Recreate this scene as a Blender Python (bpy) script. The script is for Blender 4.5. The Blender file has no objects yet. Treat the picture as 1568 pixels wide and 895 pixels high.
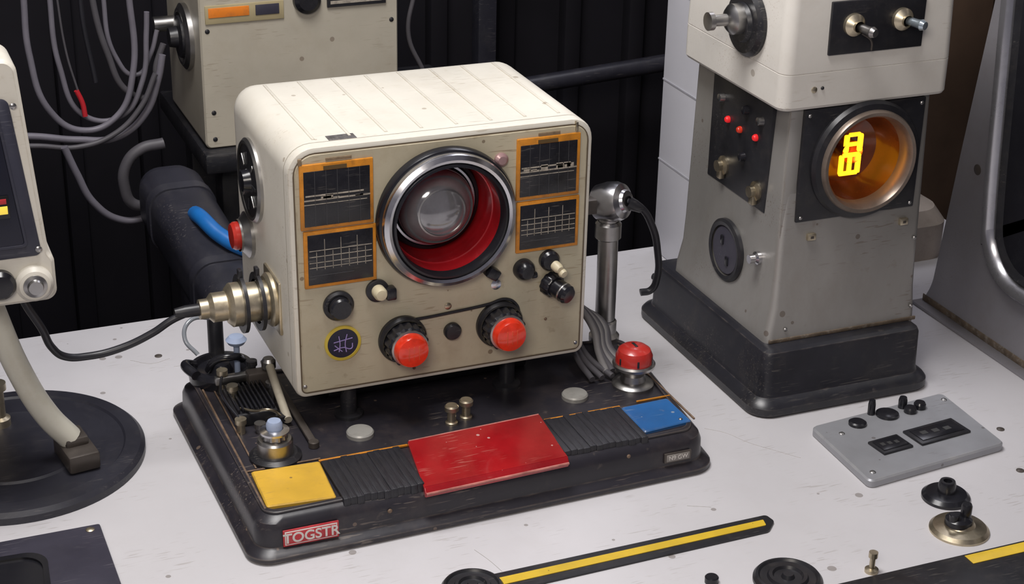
import bpy, bmesh, math, random
from mathutils import Vector, Matrix, Quaternion
random.seed(4)
S=bpy.context.scene
# ------------------------------------------------------------------ materials
MATS={}
def M(name,col,rough=.5,metal=0.,var=.15,scale=25.,dirt=0.,dirtcol=(.10,.07,.05),bump=0.,coat=0.,emis=None,es=0.,specks=0.,spec=.5,stretch=(1,1,1),bscale=300.,spscale=38.,scr=0.,scrcol=None,edge=0.,edgecol=(.3,.25,.2),spcol=None):
    if name in MATS: return MATS[name]
    m=bpy.data.materials.new(name); m.use_nodes=True; nt=m.node_tree; N=nt.nodes; L=nt.links
    b=N['Principled BSDF']; b.inputs['Metallic'].default_value=metal
    b.inputs['Specular IOR Level'].default_value=spec
    b.inputs['Coat Weight'].default_value=coat; b.inputs['Coat Roughness'].default_value=.08
    tc=N.new('ShaderNodeTexCoord'); mp=N.new('ShaderNodeMapping'); L.new(tc.outputs['Object'],mp.inputs[0]); mp.inputs['Scale'].default_value=stretch
    n=N.new('ShaderNodeTexNoise'); n.inputs['Scale'].default_value=scale; n.inputs['Detail'].default_value=6; n.inputs['Roughness'].default_value=.6; L.new(mp.outputs[0],n.inputs[0])
    mr=N.new('ShaderNodeMapRange'); mr.inputs[1].default_value=.3; mr.inputs[2].default_value=.7; L.new(n.outputs[0],mr.inputs[0])
    mx=N.new('ShaderNodeMix'); mx.data_type='RGBA'; L.new(mr.outputs[0],mx.inputs[0])
    mx.inputs[6].default_value=tuple(c*(1-var) for c in col)+(1,); mx.inputs[7].default_value=tuple(min(1,c*(1+var*.3)) for c in col)+(1,)
    out=mx.outputs[2]
    def over(fac,c):
        nonlocal out
        m2=N.new('ShaderNodeMix'); m2.data_type='RGBA'; L.new(fac,m2.inputs[0]); L.new(out,m2.inputs[6]); m2.inputs[7].default_value=tuple(c)+(1,); out=m2.outputs[2]
    def math_(op,a,bv):
        k=N.new('ShaderNodeMath'); k.operation=op
        for i,v in enumerate((a,bv)):
            if isinstance(v,(int,float)): k.inputs[i].default_value=v
            else: L.new(v,k.inputs[i])
        return k.outputs[0]
    if dirt>0:
        n2=N.new('ShaderNodeTexNoise'); n2.inputs['Scale'].default_value=scale*2.3; n2.inputs['Detail'].default_value=9; n2.inputs['Roughness'].default_value=.75; L.new(mp.outputs[0],n2.inputs[0])
        r2=N.new('ShaderNodeMapRange'); r2.inputs[1].default_value=.50; r2.inputs[2].default_value=.70; r2.inputs[4].default_value=dirt; L.new(n2.outputs[0],r2.inputs[0]); over(r2.outputs[0],dirtcol)
    if scr>0:
        pm=N.new('ShaderNodeTexNoise'); pm.inputs['Scale'].default_value=16; pm.inputs['Detail'].default_value=2; L.new(tc.outputs['Object'],pm.inputs[0])
        pr_=N.new('ShaderNodeMapRange'); pr_.inputs[1].default_value=.50; pr_.inputs[2].default_value=.62; pr_.inputs[4].default_value=scr; L.new(pm.outputs[0],pr_.inputs[0])
        for rot,off in ((.5,0),(-.9,3.)):
            m4=N.new('ShaderNodeMapping'); L.new(tc.outputs['Object'],m4.inputs[0]); m4.inputs['Rotation'].default_value=(rot,rot*.7,rot); m4.inputs['Scale'].default_value=(45,480,480); m4.inputs['Location'].default_value=(off,off,off)
            n4=N.new('ShaderNodeTexNoise'); n4.inputs['Scale'].default_value=1.; n4.inputs['Detail'].default_value=1; L.new(m4.outputs[0],n4.inputs[0])
            r4=N.new('ShaderNodeMapRange'); r4.inputs[1].default_value=.66; r4.inputs[2].default_value=.71; L.new(n4.outputs[0],r4.inputs[0]); over(math_('MULTIPLY',r4.outputs[0],pr_.outputs[0]),scrcol or dirtcol)
    if specks>0:
        v=N.new('ShaderNodeTexVoronoi'); v.inputs['Scale'].default_value=spscale; L.new(tc.outputs['Object'],v.inputs[0])
        n3=N.new('ShaderNodeTexNoise'); n3.inputs['Scale'].default_value=spscale*.6; L.new(tc.outputs['Object'],n3.inputs[0])
        th=math_('MULTIPLY',math_('SUBTRACT',n3.outputs[0],.38),.42)
        over(math_('MULTIPLY',math_('LESS_THAN',v.outputs['Distance'],th),specks),spcol or dirtcol)
    if edge>0:
        bv=N.new('ShaderNodeBevel'); bv.samples=4; bv.inputs[0].default_value=.0022
        ge=N.new('ShaderNodeNewGeometry'); dt=N.new('ShaderNodeVectorMath'); dt.operation='DOT_PRODUCT'; L.new(bv.outputs[0],dt.inputs[0]); L.new(ge.outputs['Normal'],dt.inputs[1])
        ne=N.new('ShaderNodeTexNoise'); ne.inputs['Scale'].default_value=70; ne.inputs['Detail'].default_value=5; L.new(tc.outputs['Object'],ne.inputs[0])
        s=math_('ADD',math_('MULTIPLY',math_('SUBTRACT',1.,dt.outputs['Value']),3.),math_('SUBTRACT',ne.outputs[0],.62))
        re=N.new('ShaderNodeMapRange'); re.inputs[1].default_value=.05; re.inputs[2].default_value=.22; re.inputs[4].default_value=edge; L.new(s,re.inputs[0]); over(re.outputs[0],edgecol)
    L.new(out,b.inputs['Base Color'])
    rr=N.new('ShaderNodeMapRange'); rr.inputs[3].default_value=max(.03,rough-.12); rr.inputs[4].default_value=min(1,rough+.12); L.new(n.outputs[0],rr.inputs[0]); L.new(rr.outputs[0],b.inputs['Roughness'])
    if bump>0:
        nb=N.new('ShaderNodeTexNoise'); nb.inputs['Scale'].default_value=bscale; nb.inputs['Detail'].default_value=3; L.new(mp.outputs[0],nb.inputs[0])
        bp=N.new('ShaderNodeBump'); bp.inputs['Strength'].default_value=bump; bp.inputs['Distance'].default_value=.001; L.new(nb.outputs[0],bp.inputs['Height']); L.new(bp.outputs[0],b.inputs['Normal'])
    if emis: b.inputs['Emission Color'].default_value=emis+(1,); b.inputs['Emission Strength'].default_value=es
    MATS[name]=m; return m
white_table=M('white_table_laminate',(.61,.595,.615),.42,var=.06,scale=5,dirt=.08,dirtcol=(.38,.34,.31),specks=.6,spcol=(.16,.13,.11),spscale=26,bump=.04,bscale=120,scr=.45,scrcol=(.36,.33,.31))
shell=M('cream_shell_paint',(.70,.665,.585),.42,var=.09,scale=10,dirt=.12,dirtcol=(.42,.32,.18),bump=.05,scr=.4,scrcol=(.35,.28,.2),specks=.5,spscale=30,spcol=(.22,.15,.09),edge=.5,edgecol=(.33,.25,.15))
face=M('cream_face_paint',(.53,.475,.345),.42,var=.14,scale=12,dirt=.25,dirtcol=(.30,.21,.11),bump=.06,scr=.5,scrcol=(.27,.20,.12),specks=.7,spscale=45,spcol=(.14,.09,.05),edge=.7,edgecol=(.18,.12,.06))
headw=M('white_head_paint',(.70,.67,.62),.40,var=.08,scale=12,dirt=.10,dirtcol=(.40,.32,.22),bump=.05,scr=.4,scrcol=(.4,.33,.26),specks=.5,spscale=28,spcol=(.2,.15,.1))
black=M('black_plastic',(.018,.018,.022),.38,var=.3,scale=30,dirt=.18,dirtcol=(.10,.085,.075),scr=.4,scrcol=(.12,.11,.10))
blackg=M('black_gloss',(.013,.013,.017),.24,var=.2,scale=20,dirt=.10,dirtcol=(.07,.065,.06))
basem=M('worn_black_base_enamel',(.024,.022,.029),.34,var=.35,scale=9,dirt=.32,dirtcol=(.085,.065,.058),bump=.10,bscale=90,scr=.6,scrcol=(.18,.15,.13),specks=.7,spscale=42,spcol=(.18,.13,.10),edge=.75,edgecol=(.15,.12,.10))
purp=M('dark_plum_plate',(.045,.042,.062),.45,var=.2,scale=18,dirt=.2,dirtcol=(.10,.09,.11),scr=.4,scrcol=(.14,.13,.15))
chrome=M('chrome',(.66,.66,.69),.24,1.,var=.15,scale=40,dirt=.15,dirtcol=(.3,.27,.24))
steel=M('brushed_steel',(.50,.49,.48),.34,1.,var=.25,scale=20,dirt=.25)
towerm=M('grey_tower_metal',(.39,.375,.355),.36,.5,var=.20,scale=6,dirt=.22,dirtcol=(.22,.18,.14),bump=.04,stretch=(1,1,.5),scr=.55,scrcol=(.22,.18,.14),specks=.6,spscale=36,spcol=(.14,.10,.07),edge=.5,edgecol=(.22,.17,.12))
brass=M('aged_brass',(.60,.52,.38),.36,1.,var=.3,scale=40,dirt=.3)
nickel=M('aged_nickel',(.66,.58,.43),.36,.9,var=.25,scale=40,dirt=.4,dirtcol=(.22,.15,.08))
pale=M('pale_bone_plastic',(.62,.55,.38),.4,var=.15)
orange=M('orange_frame_paint',(.66,.25,.02),.45,var=.35,scale=50,dirt=.5,dirtcol=(.16,.07,.02))
panelb=M('panel_black_glass',(.014,.014,.018),.24,var=.3,scale=60,dirt=.15,dirtcol=(.06,.055,.05),scr=.5,scrcol=(.12,.11,.10))
lines=M('panel_print_grey',(.45,.40,.33),.5,var=.5,scale=200)
redlens=M('red_lens',(.62,.03,.012),.2,var=.35,scale=90,coat=.5,emis=(.85,.05,.01),es=.14)
redgl=M('red_gloss',(.34,.008,.012),.2,var=.35,scale=14,coat=.6,specks=.8,spscale=75,spcol=(.60,.40,.38),dirt=.12,dirtcol=(.42,.10,.09),scr=.5,scrcol=(.5,.15,.13))
redin=M('red_barrel',(.42,.010,.016),.25,var=.35,scale=20,coat=.4,dirt=.3,dirtcol=(.15,.01,.01))
yellow=M('yellow_enamel',(.72,.43,.045),.42,var=.18,scale=20,dirt=.22,dirtcol=(.45,.27,.08),specks=.8,spscale=70,spcol=(.2,.12,.05),scr=.5,scrcol=(.35,.22,.08),edge=.7,edgecol=(.2,.13,.05))
blue=M('blue_enamel',(.015,.115,.34),.36,var=.25,scale=20,dirt=.2,specks=.7,spscale=70,spcol=(.3,.35,.4),dirtcol=(.05,.10,.2),scr=.4,scrcol=(.15,.25,.4),edge=.6,edgecol=(.2,.22,.25))
tape=M('black_ribbed_tape',(.022,.022,.028),.42,var=.3,scale=40,bump=.5,stretch=(8,1,1),bscale=120,dirt=.2,dirtcol=(.07,.06,.06))
grey=M('grey_plate_paint',(.34,.345,.37),.42,.3,var=.12,scale=20,dirt=.12,dirtcol=(.24,.22,.2),specks=.6,spscale=60,spcol=(.12,.1,.09),scr=.45,scrcol=(.2,.19,.18),edge=.5,edgecol=(.5,.48,.45))
cab=M('black_cable',(.015,.015,.02),.4)
cabg=M('grey_cable',(.17,.16,.19),.45,var=.2)
cabd=M('dim_grey_cable',(.085,.08,.09),.5,var=.2)
bluec=M('blue_cable',(.01,.15,.48),.4,var=.2)
redc=M('red_cable',(.55,.02,.03),.4)
wtube=M('ivory_tube',(.60,.58,.50),.35,var=.1,scale=12,dirt=.2,dirtcol=(.36,.28,.16))
dark=M('dark_backdrop',(.010,.009,.013),.75,var=.4,scale=4,spec=.25)
darkb=M('dark_brown_backdrop',(.035,.022,.016),.7,var=.4,scale=3,spec=.3)
dframe=M('blue_black_frame',(.024,.024,.034),.40,var=.3,scale=14,dirt=.25,dirtcol=(.07,.065,.065),scr=.4,scrcol=(.12,.11,.11))
silverp=M('silver_door_paint',(.29,.28,.30),.40,.4,var=.15,scale=5,dirt=.22,dirtcol=(.18,.14,.11),scr=.4,scrcol=(.2,.17,.15))
beige=M('back_unit_beige',(.47,.43,.35),.45,var=.12,scale=9,dirt=.15,dirtcol=(.28,.21,.12),scr=.4,scrcol=(.25,.2,.14),specks=.6,spscale=24,spcol=(.15,.1,.07))
whitep=M('white_cabinet_paint',(.62,.62,.67),.5,var=.06,scale=6)
glassd=M('dome_glass',(.30,.30,.32),.10,.35,var=.45,scale=22,coat=1.)
amber=M('amber_bowl',(.20,.050,.010),.25,.3,var=.4,scale=30,coat=.6)
digit=M('glowing_numeral',(1,.5,.05),.4,emis=(1,.46,.01),es=2.0)
digit2=M('red_indicator',(.7,.02,.02),.3,emis=(1,.02,.03),es=.3)
screen=M('screen_glass',(.014,.015,.028),.25,var=.2,scale=8)
bluecap=M('pale_blue_cap',(.35,.42,.58),.3,var=.1)
logop=M('logo_violet',(.45,.35,.75),.4)
redstk=M('red_sticker',(.55,.03,.04),.5,var=.3,scale=80,dirt=.25,dirtcol=(.4,.2,.2))
paper=M('white_print',(.70,.66,.62),.5,var=.2,scale=120)
brownm=M('brown_metal',(.10,.085,.075),.4,.4,var=.3,scale=30)
wornb=M('worn_edge_brown',(.20,.13,.085),.5,var=.5,scale=90,dirt=.7,dirtcol=(.04,.035,.035))
floorm=M('dark_floor',(.03,.028,.03),.6,var=.3,scale=4)
# ------------------------------------------------------------------ helpers
def group(name,loc):
    e=bpy.data.objects.new(name,None); e.empty_display_size=.05; e.location=loc; S.collection.objects.link(e); return e
def fin(name,me,mat,par,smooth=True,ang=35):
    if mat: me.materials.append(mat)
    if smooth:
        me.shade_smooth(); me.set_sharp_from_angle(angle=math.radians(ang))
    o=bpy.data.objects.new(name,me); S.collection.objects.link(o)
    if par: o.parent=par; o.matrix_parent_inverse=Matrix.Translation(par.location).inverted()
    return o
def box(name,c,s,mat,par,bev=.001,rot=None,seg=2):
    bm=bmesh.new(); bmesh.ops.create_cube(bm,size=1); bmesh.ops.scale(bm,vec=s,verts=bm.verts)
    if bev>0: bmesh.ops.bevel(bm,geom=bm.edges[:],offset=min(bev,min(s)*.45),segments=seg,profile=.5,affect='EDGES')
    if rot: bmesh.ops.rotate(bm,matrix=Matrix.Rotation(rot[1],3,rot[0]),verts=bm.verts)
    bmesh.ops.translate(bm,vec=c,verts=bm.verts)
    me=bpy.data.meshes.new(name); bm.to_mesh(me); bm.free(); return fin(name,me,mat,par)
def bx(name,x0,x1,y0,y1,z0,z1,mat,par,bev=.001,rot=None): return box(name,((x0+x1)/2,(y0+y1)/2,(z0+z1)/2),(x1-x0,y1-y0,z1-z0),mat,par,bev,rot)
DIR={'z':Vector((0,0,1)),'-y':Vector((0,-1,0)),'-x':Vector((-1,0,0)),'x':Vector((1,0,0)),'y':Vector((0,1,0))}
def lathe(name,prof,c,d,mat,par,n=48,ang=30):
    d=DIR[d] if isinstance(d,str) else Vector(d).normalized()
    q=Vector((0,0,1)).rotation_difference(d); bm=bmesh.new(); rings=[]
    for r,h in prof:
        if r<1e-6: rings.append([bm.verts.new(Vector(c)+q@Vector((0,0,h)))])
        else: rings.append([bm.verts.new(Vector(c)+q@Vector((r*math.cos(2*math.pi*i/n),r*math.sin(2*math.pi*i/n),h))) for i in range(n)])
    for a,b in zip(rings,rings[1:]):
        for i in range(n):
            j=(i+1)%n
            if len(a)==1 and len(b)==1: continue
            if len(a)==1: bm.faces.new((a[0],b[i],b[j]))
            elif len(b)==1: bm.faces.new((a[i],a[j],b[0]))
            else: bm.faces.new((a[i],a[j],b[j],b[i]))
    bmesh.ops.recalc_face_normals(bm,faces=bm.faces)
    me=bpy.data.meshes.new(name); bm.to_mesh(me); bm.free(); return fin(name,me,mat,par,ang=ang)
def cyl(name,c,d,r,h,mat,par,b=None,n=40,r2=None):
    b=min(r,h)*.15 if b is None else b; r2=r if r2 is None else r2
    return lathe(name,[(0,0),(r,0),(r2,h-b),(r2-b,h),(0,h)],c,d,mat,par,n)
def knurl(name,c,d,r,h,mat,par,n=20,dep=.08):
    dv=DIR[d] if isinstance(d,str) else Vector(d).normalized(); q=Vector((0,0,1)).rotation_difference(dv); bm=bmesh.new(); R=[]
    for hh,k in ((0,1),(h*.85,.95),(h,.85)):
        R.append([bm.verts.new(Vector(c)+q@Vector((r*k*(1-(dep if i%4<2 else 0))*math.cos(math.pi*i/(2*n)),r*k*(1-(dep if i%4<2 else 0))*math.sin(math.pi*i/(2*n)),hh))) for i in range(4*n)])
    for a,b in zip(R,R[1:]):
        for i in range(4*n): j=(i+1)%(4*n); bm.faces.new((a[i],a[j],b[j],b[i]))
    bm.faces.new(R[-1]); bm.faces.new(R[0][::-1])
    me=bpy.data.meshes.new(name); bm.to_mesh(me); bm.free(); return fin(name,me,mat,par)
def insq(q,d):
    n=len(q); out=[]
    for i in range(n):
        p=Vector(q[i]);a=(p-Vector(q[i-1])).normalized();b=(Vector(q[(i+1)%n])-p).normalized()
        na=Vector((-a.y,a.x)); nb=Vector((-b.y,b.x)); m=(na+nb); m/= (1+na.dot(nb)); out.append(tuple(p+m*d))
    return out
def rpoly(q,rs,seg=7):
    n=len(q); o=[]
    rs=rs if isinstance(rs,(list,tuple)) else [rs]*n
    for i in range(n):
        p=Vector(q[i]);a=(Vector(q[i-1])-p).normalized();b=(Vector(q[(i+1)%n])-p).normalized(); r=max(rs[i],1e-5)
        s=p+a*r; e=p+b*r; k=.55
        for t in range(seg+1):
            t/=seg; c1=s+(p-s)*k; c2=e+(p-e)*k
            o.append(s*(1-t)**3+c1*3*t*(1-t)**2+c2*3*t*t*(1-t)+e*t**3)
    return o
def loft(name,st,mp,mat,par,seg=7,ang=30,cap=True):
    bm=bmesh.new(); R=[]
    for q,r,h in st: R.append([bm.verts.new(mp(v.x,v.y,h)) for v in rpoly(q,r,seg)])
    for a,b in zip(R,R[1:]):
        for i in range(len(a)): j=(i+1)%len(a); bm.faces.new((a[i],a[j],b[j],b[i]))
    if cap: bm.faces.new(R[0][::-1]); bm.faces.new(R[-1])
    bmesh.ops.recalc_face_normals(bm,faces=bm.faces)
    me=bpy.data.meshes.new(name); bm.to_mesh(me); bm.free(); return fin(name,me,mat,par,ang=ang)
XY=lambda a,b,h:(a,b,h)
XZ=lambda a,b,h:(a,h,b)
YZ=lambda a,b,h:(h,a,b)
def cut(o,c,d,r,h):
    k=cyl('k',c,d,r,h,None,None,b=0.00001,n=64)
    m=o.modifiers.new('b','BOOLEAN'); m.operation='DIFFERENCE'; m.object=k; m.solver='EXACT'
    bpy.context.view_layer.update(); dg=bpy.context.evaluated_depsgraph_get()
    me=bpy.data.meshes.new_from_object(o.evaluated_get(dg)); o.modifiers.clear(); o.data=me
    me.shade_smooth(); me.set_sharp_from_angle(angle=math.radians(30))
    bpy.data.objects.remove(k)
def tube(name,pts,r,mat,par,cyc=False):
    cu=bpy.data.curves.new(name,'CURVE'); cu.dimensions='3D'; cu.bevel_depth=r; cu.bevel_resolution=5; cu.resolution_u=14; cu.use_fill_caps=True
    s=cu.splines.new('BEZIER'); s.bezier_points.add(len(pts)-1); s.use_cyclic_u=cyc
    for b,p in zip(s.bezier_points,pts): b.co=p; b.handle_left_type=b.handle_right_type='AUTO'
    cu.materials.append(mat); o=bpy.data.objects.new(name,cu); S.collection.objects.link(o)
    if par: o.parent=par; o.matrix_parent_inverse=Matrix.Translation(par.location).inverted()
    return o
def text(name,body,size,loc,rot,mat,par,ext=.0002):
    cu=bpy.data.curves.new(name,'FONT'); cu.body=body; cu.size=size; cu.extrude=ext; cu.align_x='CENTER'; cu.align_y='CENTER'; cu.materials.append(mat)
    o=bpy.data.objects.new(name,cu); S.collection.objects.link(o); o.location=loc; o.rotation_euler=rot
    if par: o.parent=par; o.matrix_parent_inverse=Matrix.Translation(par.location).inverted()
    return o
def screw(name,c,d,r,par,mat=None):
    lathe(name,[(r,0),(r,.0006),(r*.6,.0014),(0,.0016)],c,d,mat or steel,par,16)
# ------------------------------------------------------------------ room
bx('floor',-2.5,2.5,-2.5,2.5,-.80,-.75,floorm,None,0)
wb=group('wall_back',(0,1.25,0))
bx('wall_panel',-2.5,2.5,1.25,1.32,-.75,1.8,dark,wb,0)
for i in range(26):
    x=-1.0+i*.115
    bx('rib_%d'%i,x,x+.03,1.225,1.26,-.75,1.8,dark,wb,.006)
wr=group('wall_right',(1.7,0,0)); bx('wall_panel',1.7,1.76,-2.5,1.25,-.75,1.8,darkb,wr,0)
bk=group('brown_locker',(1.3,.95,0)); bm_=M('locker_brown',(.12,.075,.05),.6,var=.5,scale=3,dirt=.3,dirtcol=(.03,.02,.015))
bx('locker_body',1.06,1.62,.80,1.15,-.75,.75,bm_,bk,.01)
for i in range(4): bx('locker_door_%d'%i,1.07+i*.137,1.20+i*.137,.79,.80,-.7,.72,bm_,bk,.004)
rk=group('rack_frame',(.8,1.1,0))
tube('rail',[(.66,1.12,.012),(.83,1.12,.022),(1.0,1.12,.032)],.014,dframe,rk)
cyl('rail_end',(1.0,1.12,.032),'x',.016,.02,steel,rk)
for x in (.66,1.02): bx('upright_%d'%int(x*100),x-.015,x+.015,1.11,1.14,-.75,.6,dframe,rk,.003)
tb=group('white_worktable',(.2,0,0))
bx('tabletop',-1.0,1.05,-.55,.515,-.035,0,white_table,tb,.003)
for i,(x,y) in enumerate([(-.9,-.48),(.95,-.48),(-.9,.45),(.95,.45)]): bx('leg_%d'%i,x-.03,x+.03,y-.03,y+.03,-.75,-.035,steel,tb,.003)
scr=M('hairline_scratch',(.40,.38,.37),.6)
for i,p in enumerate([[(.485,.075),(.50,.06),(.512,.035),(.53,.01),(.545,-.01)],[(-.02,.42),(.0,.405),(.02,.41)],[(.19,-.05),(.196,-.07),(.20,-.09)],[(.40,-.05),(.42,-.06)],[(.09,.35),(.05,.385),(.02,.39)]]):
    tube('scratch_%d'%i,[(a,b,.0001) for a,b in p],.00022,scr,tb)
# ------------------------------------------------------------------ MAIN UNIT
mu=group('vintage_viewer_unit',(.23,.14,0))
Q=[(0,-.014),(.456,-.004),(.478,.23),(-.004,.302)]
loft('base_body',[(insq(Q,a),r,z) for a,r,z in [(.002,.02,0),(0,.022,.002),(0,.022,.006),(.003,.02,.0085),(.007,.018,.0105),(.0085,.018,.012),(.009,.018,.028),(.011,.018,.034),(.016,.018,.0385),(.022,.016,.040)]],XY,basem,mu)
loft('base_top_lip',[(insq(Q,.018),.014,.0385),(insq(Q,.018),.014,.0412),(insq(Q,.019),.014,.0418),(insq(Q,.022),.012,.0418),(insq(Q,.0225),.012,.0402)],XY,basem,mu,cap=False)
def quadslab(name,q,z0,z1,mat,r=.002,ins=.001):
    loft(name,[(q,r,z0),(q,r,z1-ins),(insq(q,ins),r,z1)],XY,mat,mu)
quadslab('yellow_plate',[(.022,.014),(.083,.009),(.087,.074),(.024,.077)],.040,.0435,yellow)
quadslab('blue_plate',[(.389,.020),(.441,.025),(.440,.074),(.389,.072)],.040,.0435,blue)
def taped(name,x0,x1,ya,yb,n):
    for i in range(n):
        a=x0+(x1-x0)*i/n; b=x0+(x1-x0)*(i+1)/n; k=random.uniform(-.0008,.0008)
        bx('%s_wrap_%d'%(name,i),a,b+.0006,ya+k,yb+k,.034,.0444+random.uniform(-.0005,.0005),tape,mu,.0010)
taped('tape_left',.0875,.162,.002,.073,12); taped('tape_right',.302,.387,.010,.074,13)
bm=bmesh.new()
pr=[(-.006,.034),(-.007,.0385),(-.003,.0435),(.076,.0465),(.076,.040),(.0,.034)]
A=[bm.verts.new((.160+(.012 if p[0]>.05 else 0),p[0],p[1])) for i,p in enumerate(pr)]
B=[bm.verts.new((.302+(.005 if p[0]>.05 else 0),p[0]+.006,p[1])) for p in pr]
for i in range(6): j=(i+1)%6; bm.faces.new((A[i],A[j],B[j],B[i]))
bm.faces.new(A[::-1]); bm.faces.new(B); bmesh.ops.recalc_face_normals(bm,faces=bm.faces)
bmesh.ops.bevel(bm,geom=bm.edges[:],offset=.0008,segments=2,affect='EDGES')
me=bpy.data.meshes.new('red_slab'); bm.to_mesh(me); bm.free(); fin('red_slab',me,redgl,mu)
re_=M('red_edge_worn',(.55,.20,.17),.35,var=.5,scale=60)
tube('red_slab_edge',[(.161,-.0068,.0382),(.23,-.0038,.0382),(.3015,-.0008,.0382)],.0012,re_,mu)
tube('red_slab_edge_back',[(.173,.0755,.0462),(.306,.0815,.0462)],.0008,re_,mu)
for a,b in ((.087,.172),(.31,.39)): bx('amber_trim_%d'%int(a*100),a,b,.0755,.0778,.0405,.0425,orange,mu,.0004)
bx('trim_outer',.0195,.0215,.014,.25,.0405,.042,wornb,mu,.0003)
bx('trim_inner',.030,.0316,.085,.28,.0405,.0415,wornb,mu,.0003)
bx('trim_cross',.020,.09,.081,.0829,.0405,.0415,wornb,mu,.0003)
bx('trim_right',.446,.4478,.03,.2,.0405,.0422,wornb,mu,.0003)
bx('trim_corner',.41,.447,.080,.0815,.0405,.0422,orange,mu,.0003)
bx('red_sticker',.030,.080,-.0066,-.0050,.0125,.0285,redstk,mu,.0003)
bx('sticker_frame',.0315,.0785,-.0070,-.0060,.0138,.0272,paper,mu,.0003)
bx('sticker_field',.0325,.0775,-.0073,-.0064,.0148,.0262,redstk,mu,.0003)
text('sticker_letters','TOGSTR',.0132,(.055,-.0075,.0202),(math.pi/2,0,0),paper,mu).data.offset=.00025
bx('rating_plate',.402,.430,.0015,.0035,.016,.026,brownm,mu,.0003)
bx('rating_plate_field',.404,.428,.0008,.0025,.0175,.0245,M('plate_print',(.25,.23,.21),.5),mu,.0003)
text('rating_letters','N9 GW',.006,(.416,.0007,.021),(math.pi/2,0,0),paper,mu)
screw('base_screw_a',(.128,-.003,.026),'-y',.0022,mu,wornb); screw('base_screw_b',(.365,.0045,.030),'-y',.0022,mu,wornb); screw('base_screw_c',(.452,.10,.030),'x',.0022,mu,wornb)
screw('blue_screw',(.432,.03,.0435),'z',.002,mu,steel)
for n,(x,y) in enumerate([(.138,.113),(.358,.112)]):
    lathe('round_pad_%d'%n,[(.0130,.040),(.0130,.0435),(.0118,.045),(0,.045)],(x,y,0),'z',M('pad_grey',(.42,.41,.38),.35,.3,dirt=.3),mu)
for n,(x,y) in enumerate([(.226,.104),(.243,.110)]):
    lathe('terminal_post_%d'%n,[(.006,.04),(.006,.042),(.0042,.043),(.0042,.054),(.0068,.0545),(.0068,.0585),(.0055,.060),(0,.060)],(x,y,0),'z',nickel,mu,24)
for n,(x,y) in enumerate([(.14,.155),(.305,.16),(.14,.27),(.32,.25)]):
    lathe('support_post_%d'%n,[(.014,.04),(.014,.043),(.008,.045),(.0075,.078)],(x,y,0),'z',black,mu,24)
bx('support_plinth',.13,.34,.19,.28,.04,.076,black,mu,.004)
kx,ky=.053,.100
lathe('terminal_dish',[(.024,.040),(.024,.043),(.020,.046),(.015,.045),(0,.045)],(kx,ky,0),'z',black,mu)
lathe('terminal_body',[(.0165,.044),(.0165,.058),(.0150,.060),(.010,.061),(.010,.066)],(kx,ky,0),'z',steel,mu)
knurl('terminal_nut',(kx,ky,.061),'z',.012,.006,steel,mu,10)
lathe('terminal_ring',[(.0085,.066),(.0135,.0665),(.0135,.0685),(.008,.070)],(kx,ky,0),'z',chrome,mu)
lathe('terminal_cap',[(.0075,.069),(.0075,.075),(.006,.078),(0,.0785)],(kx,ky,0),'z',bluecap,mu)
rx,ry=.423,.116
lathe('pedestal',[(.021,.040),(.021,.043),(.019,.045),(.013,.047),(.0115,.053),(.014,.058),(.021,.062),(.0215,.065),(.020,.067),(0,.067)],(rx,ry,0),'z',steel,mu)
lathe('red_button_cap',[(.0185,.066),(.0185,.074),(.016,.080),(.012,.083),(.007,.0845),(0,.085)],(rx,ry,0),'z',M('button_red',(.48,.025,.018),.28,coat=.4,var=.3,dirt=.2,scr=.3),mu)
bx('button_slot',rx-.0015,rx+.0015,ry-.005,ry+.005,.0843,.0852,black,mu,.0003)
for i in range(6):
    a=i*math.pi/3+.3; box('button_groove_%d'%i,(rx+.0182*math.cos(a),ry+.0182*math.sin(a),.071),(.0012,.0022,.007),black,mu,.0003,('Z',a))
lathe('black_pot',[(.032,.04),(.033,.050),(.031,.054),(.026,.055),(.024,.050),(.012,.048),(.008,.056),(0,.057)],(.045,.272,0),'z',blackg,mu)
lathe('black_stanchion',[(.0095,.04),(.0080,.05),(.0078,.098),(.0068,.103),(0,.104)],(.047,.30,0),'z',black,mu,24)
tube('pot_handle',[(.03,.262,.055),(.035,.255,.068),(.052,.25,.072),(.064,.262,.062)],.004,blackg,mu)
tube('pot_wing',[(.02,.285,.052),(.01,.275,.058),(.016,.255,.055)],.005,blackg,mu)
bx('relay_housing',.034,.074,.165,.225,.04,.053,black,mu,.002)
for i in range(9): bx('relay_fin_%d'%i,.036+i*.0042,.038+i*.0042,.168,.222,.053,.0575,blackg,mu,.0005)
bx('relay_yoke',.060,.082,.222,.236,.04,.064,brownm,mu,.002); bx('relay_arm',.030,.066,.232,.240,.052,.060,steel,mu,.001)
for n,(x,y,h) in enumerate([(.038,.238,.066),(.068,.240,.070),(.078,.205,.062),(.035,.155,.055),(.074,.155,.052),(.052,.150,.050),(.040,.205,.065)]):
    lathe('binding_post_%d'%n,[(.004,.04),(.004,h-.006),(.0055,h-.005),(.0055,h),(0,h)],(x,y,0),'z',[nickel,black,steel][n%3],mu,20)
tube('ivory_lever',[(.082,.226,.070),(.080,.19,.060),(.079,.150,.048)],.0042,M('lever_bone',(.42,.38,.30),.4,dirt=.3),mu)
lathe('lever_collar',[(.007,0),(.007,.007),(.005,.010),(0,.010)],(.082,.228,.066),'z',steel,mu,20)
lathe('blue_thumb_button',[(.003,.05),(.003,.079),(.008,.082),(.0105,.086),(.007,.090),(0,.091)],(.058,.258,0),'z',bluecap,mu,24)
bx('flat_bar',.0875,.0945,.106,.285,.042,.0455,brownm,mu,.001)
cyl('bar_end',(.091,.106,.0405),'z',.005,.006,brownm,mu)
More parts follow.
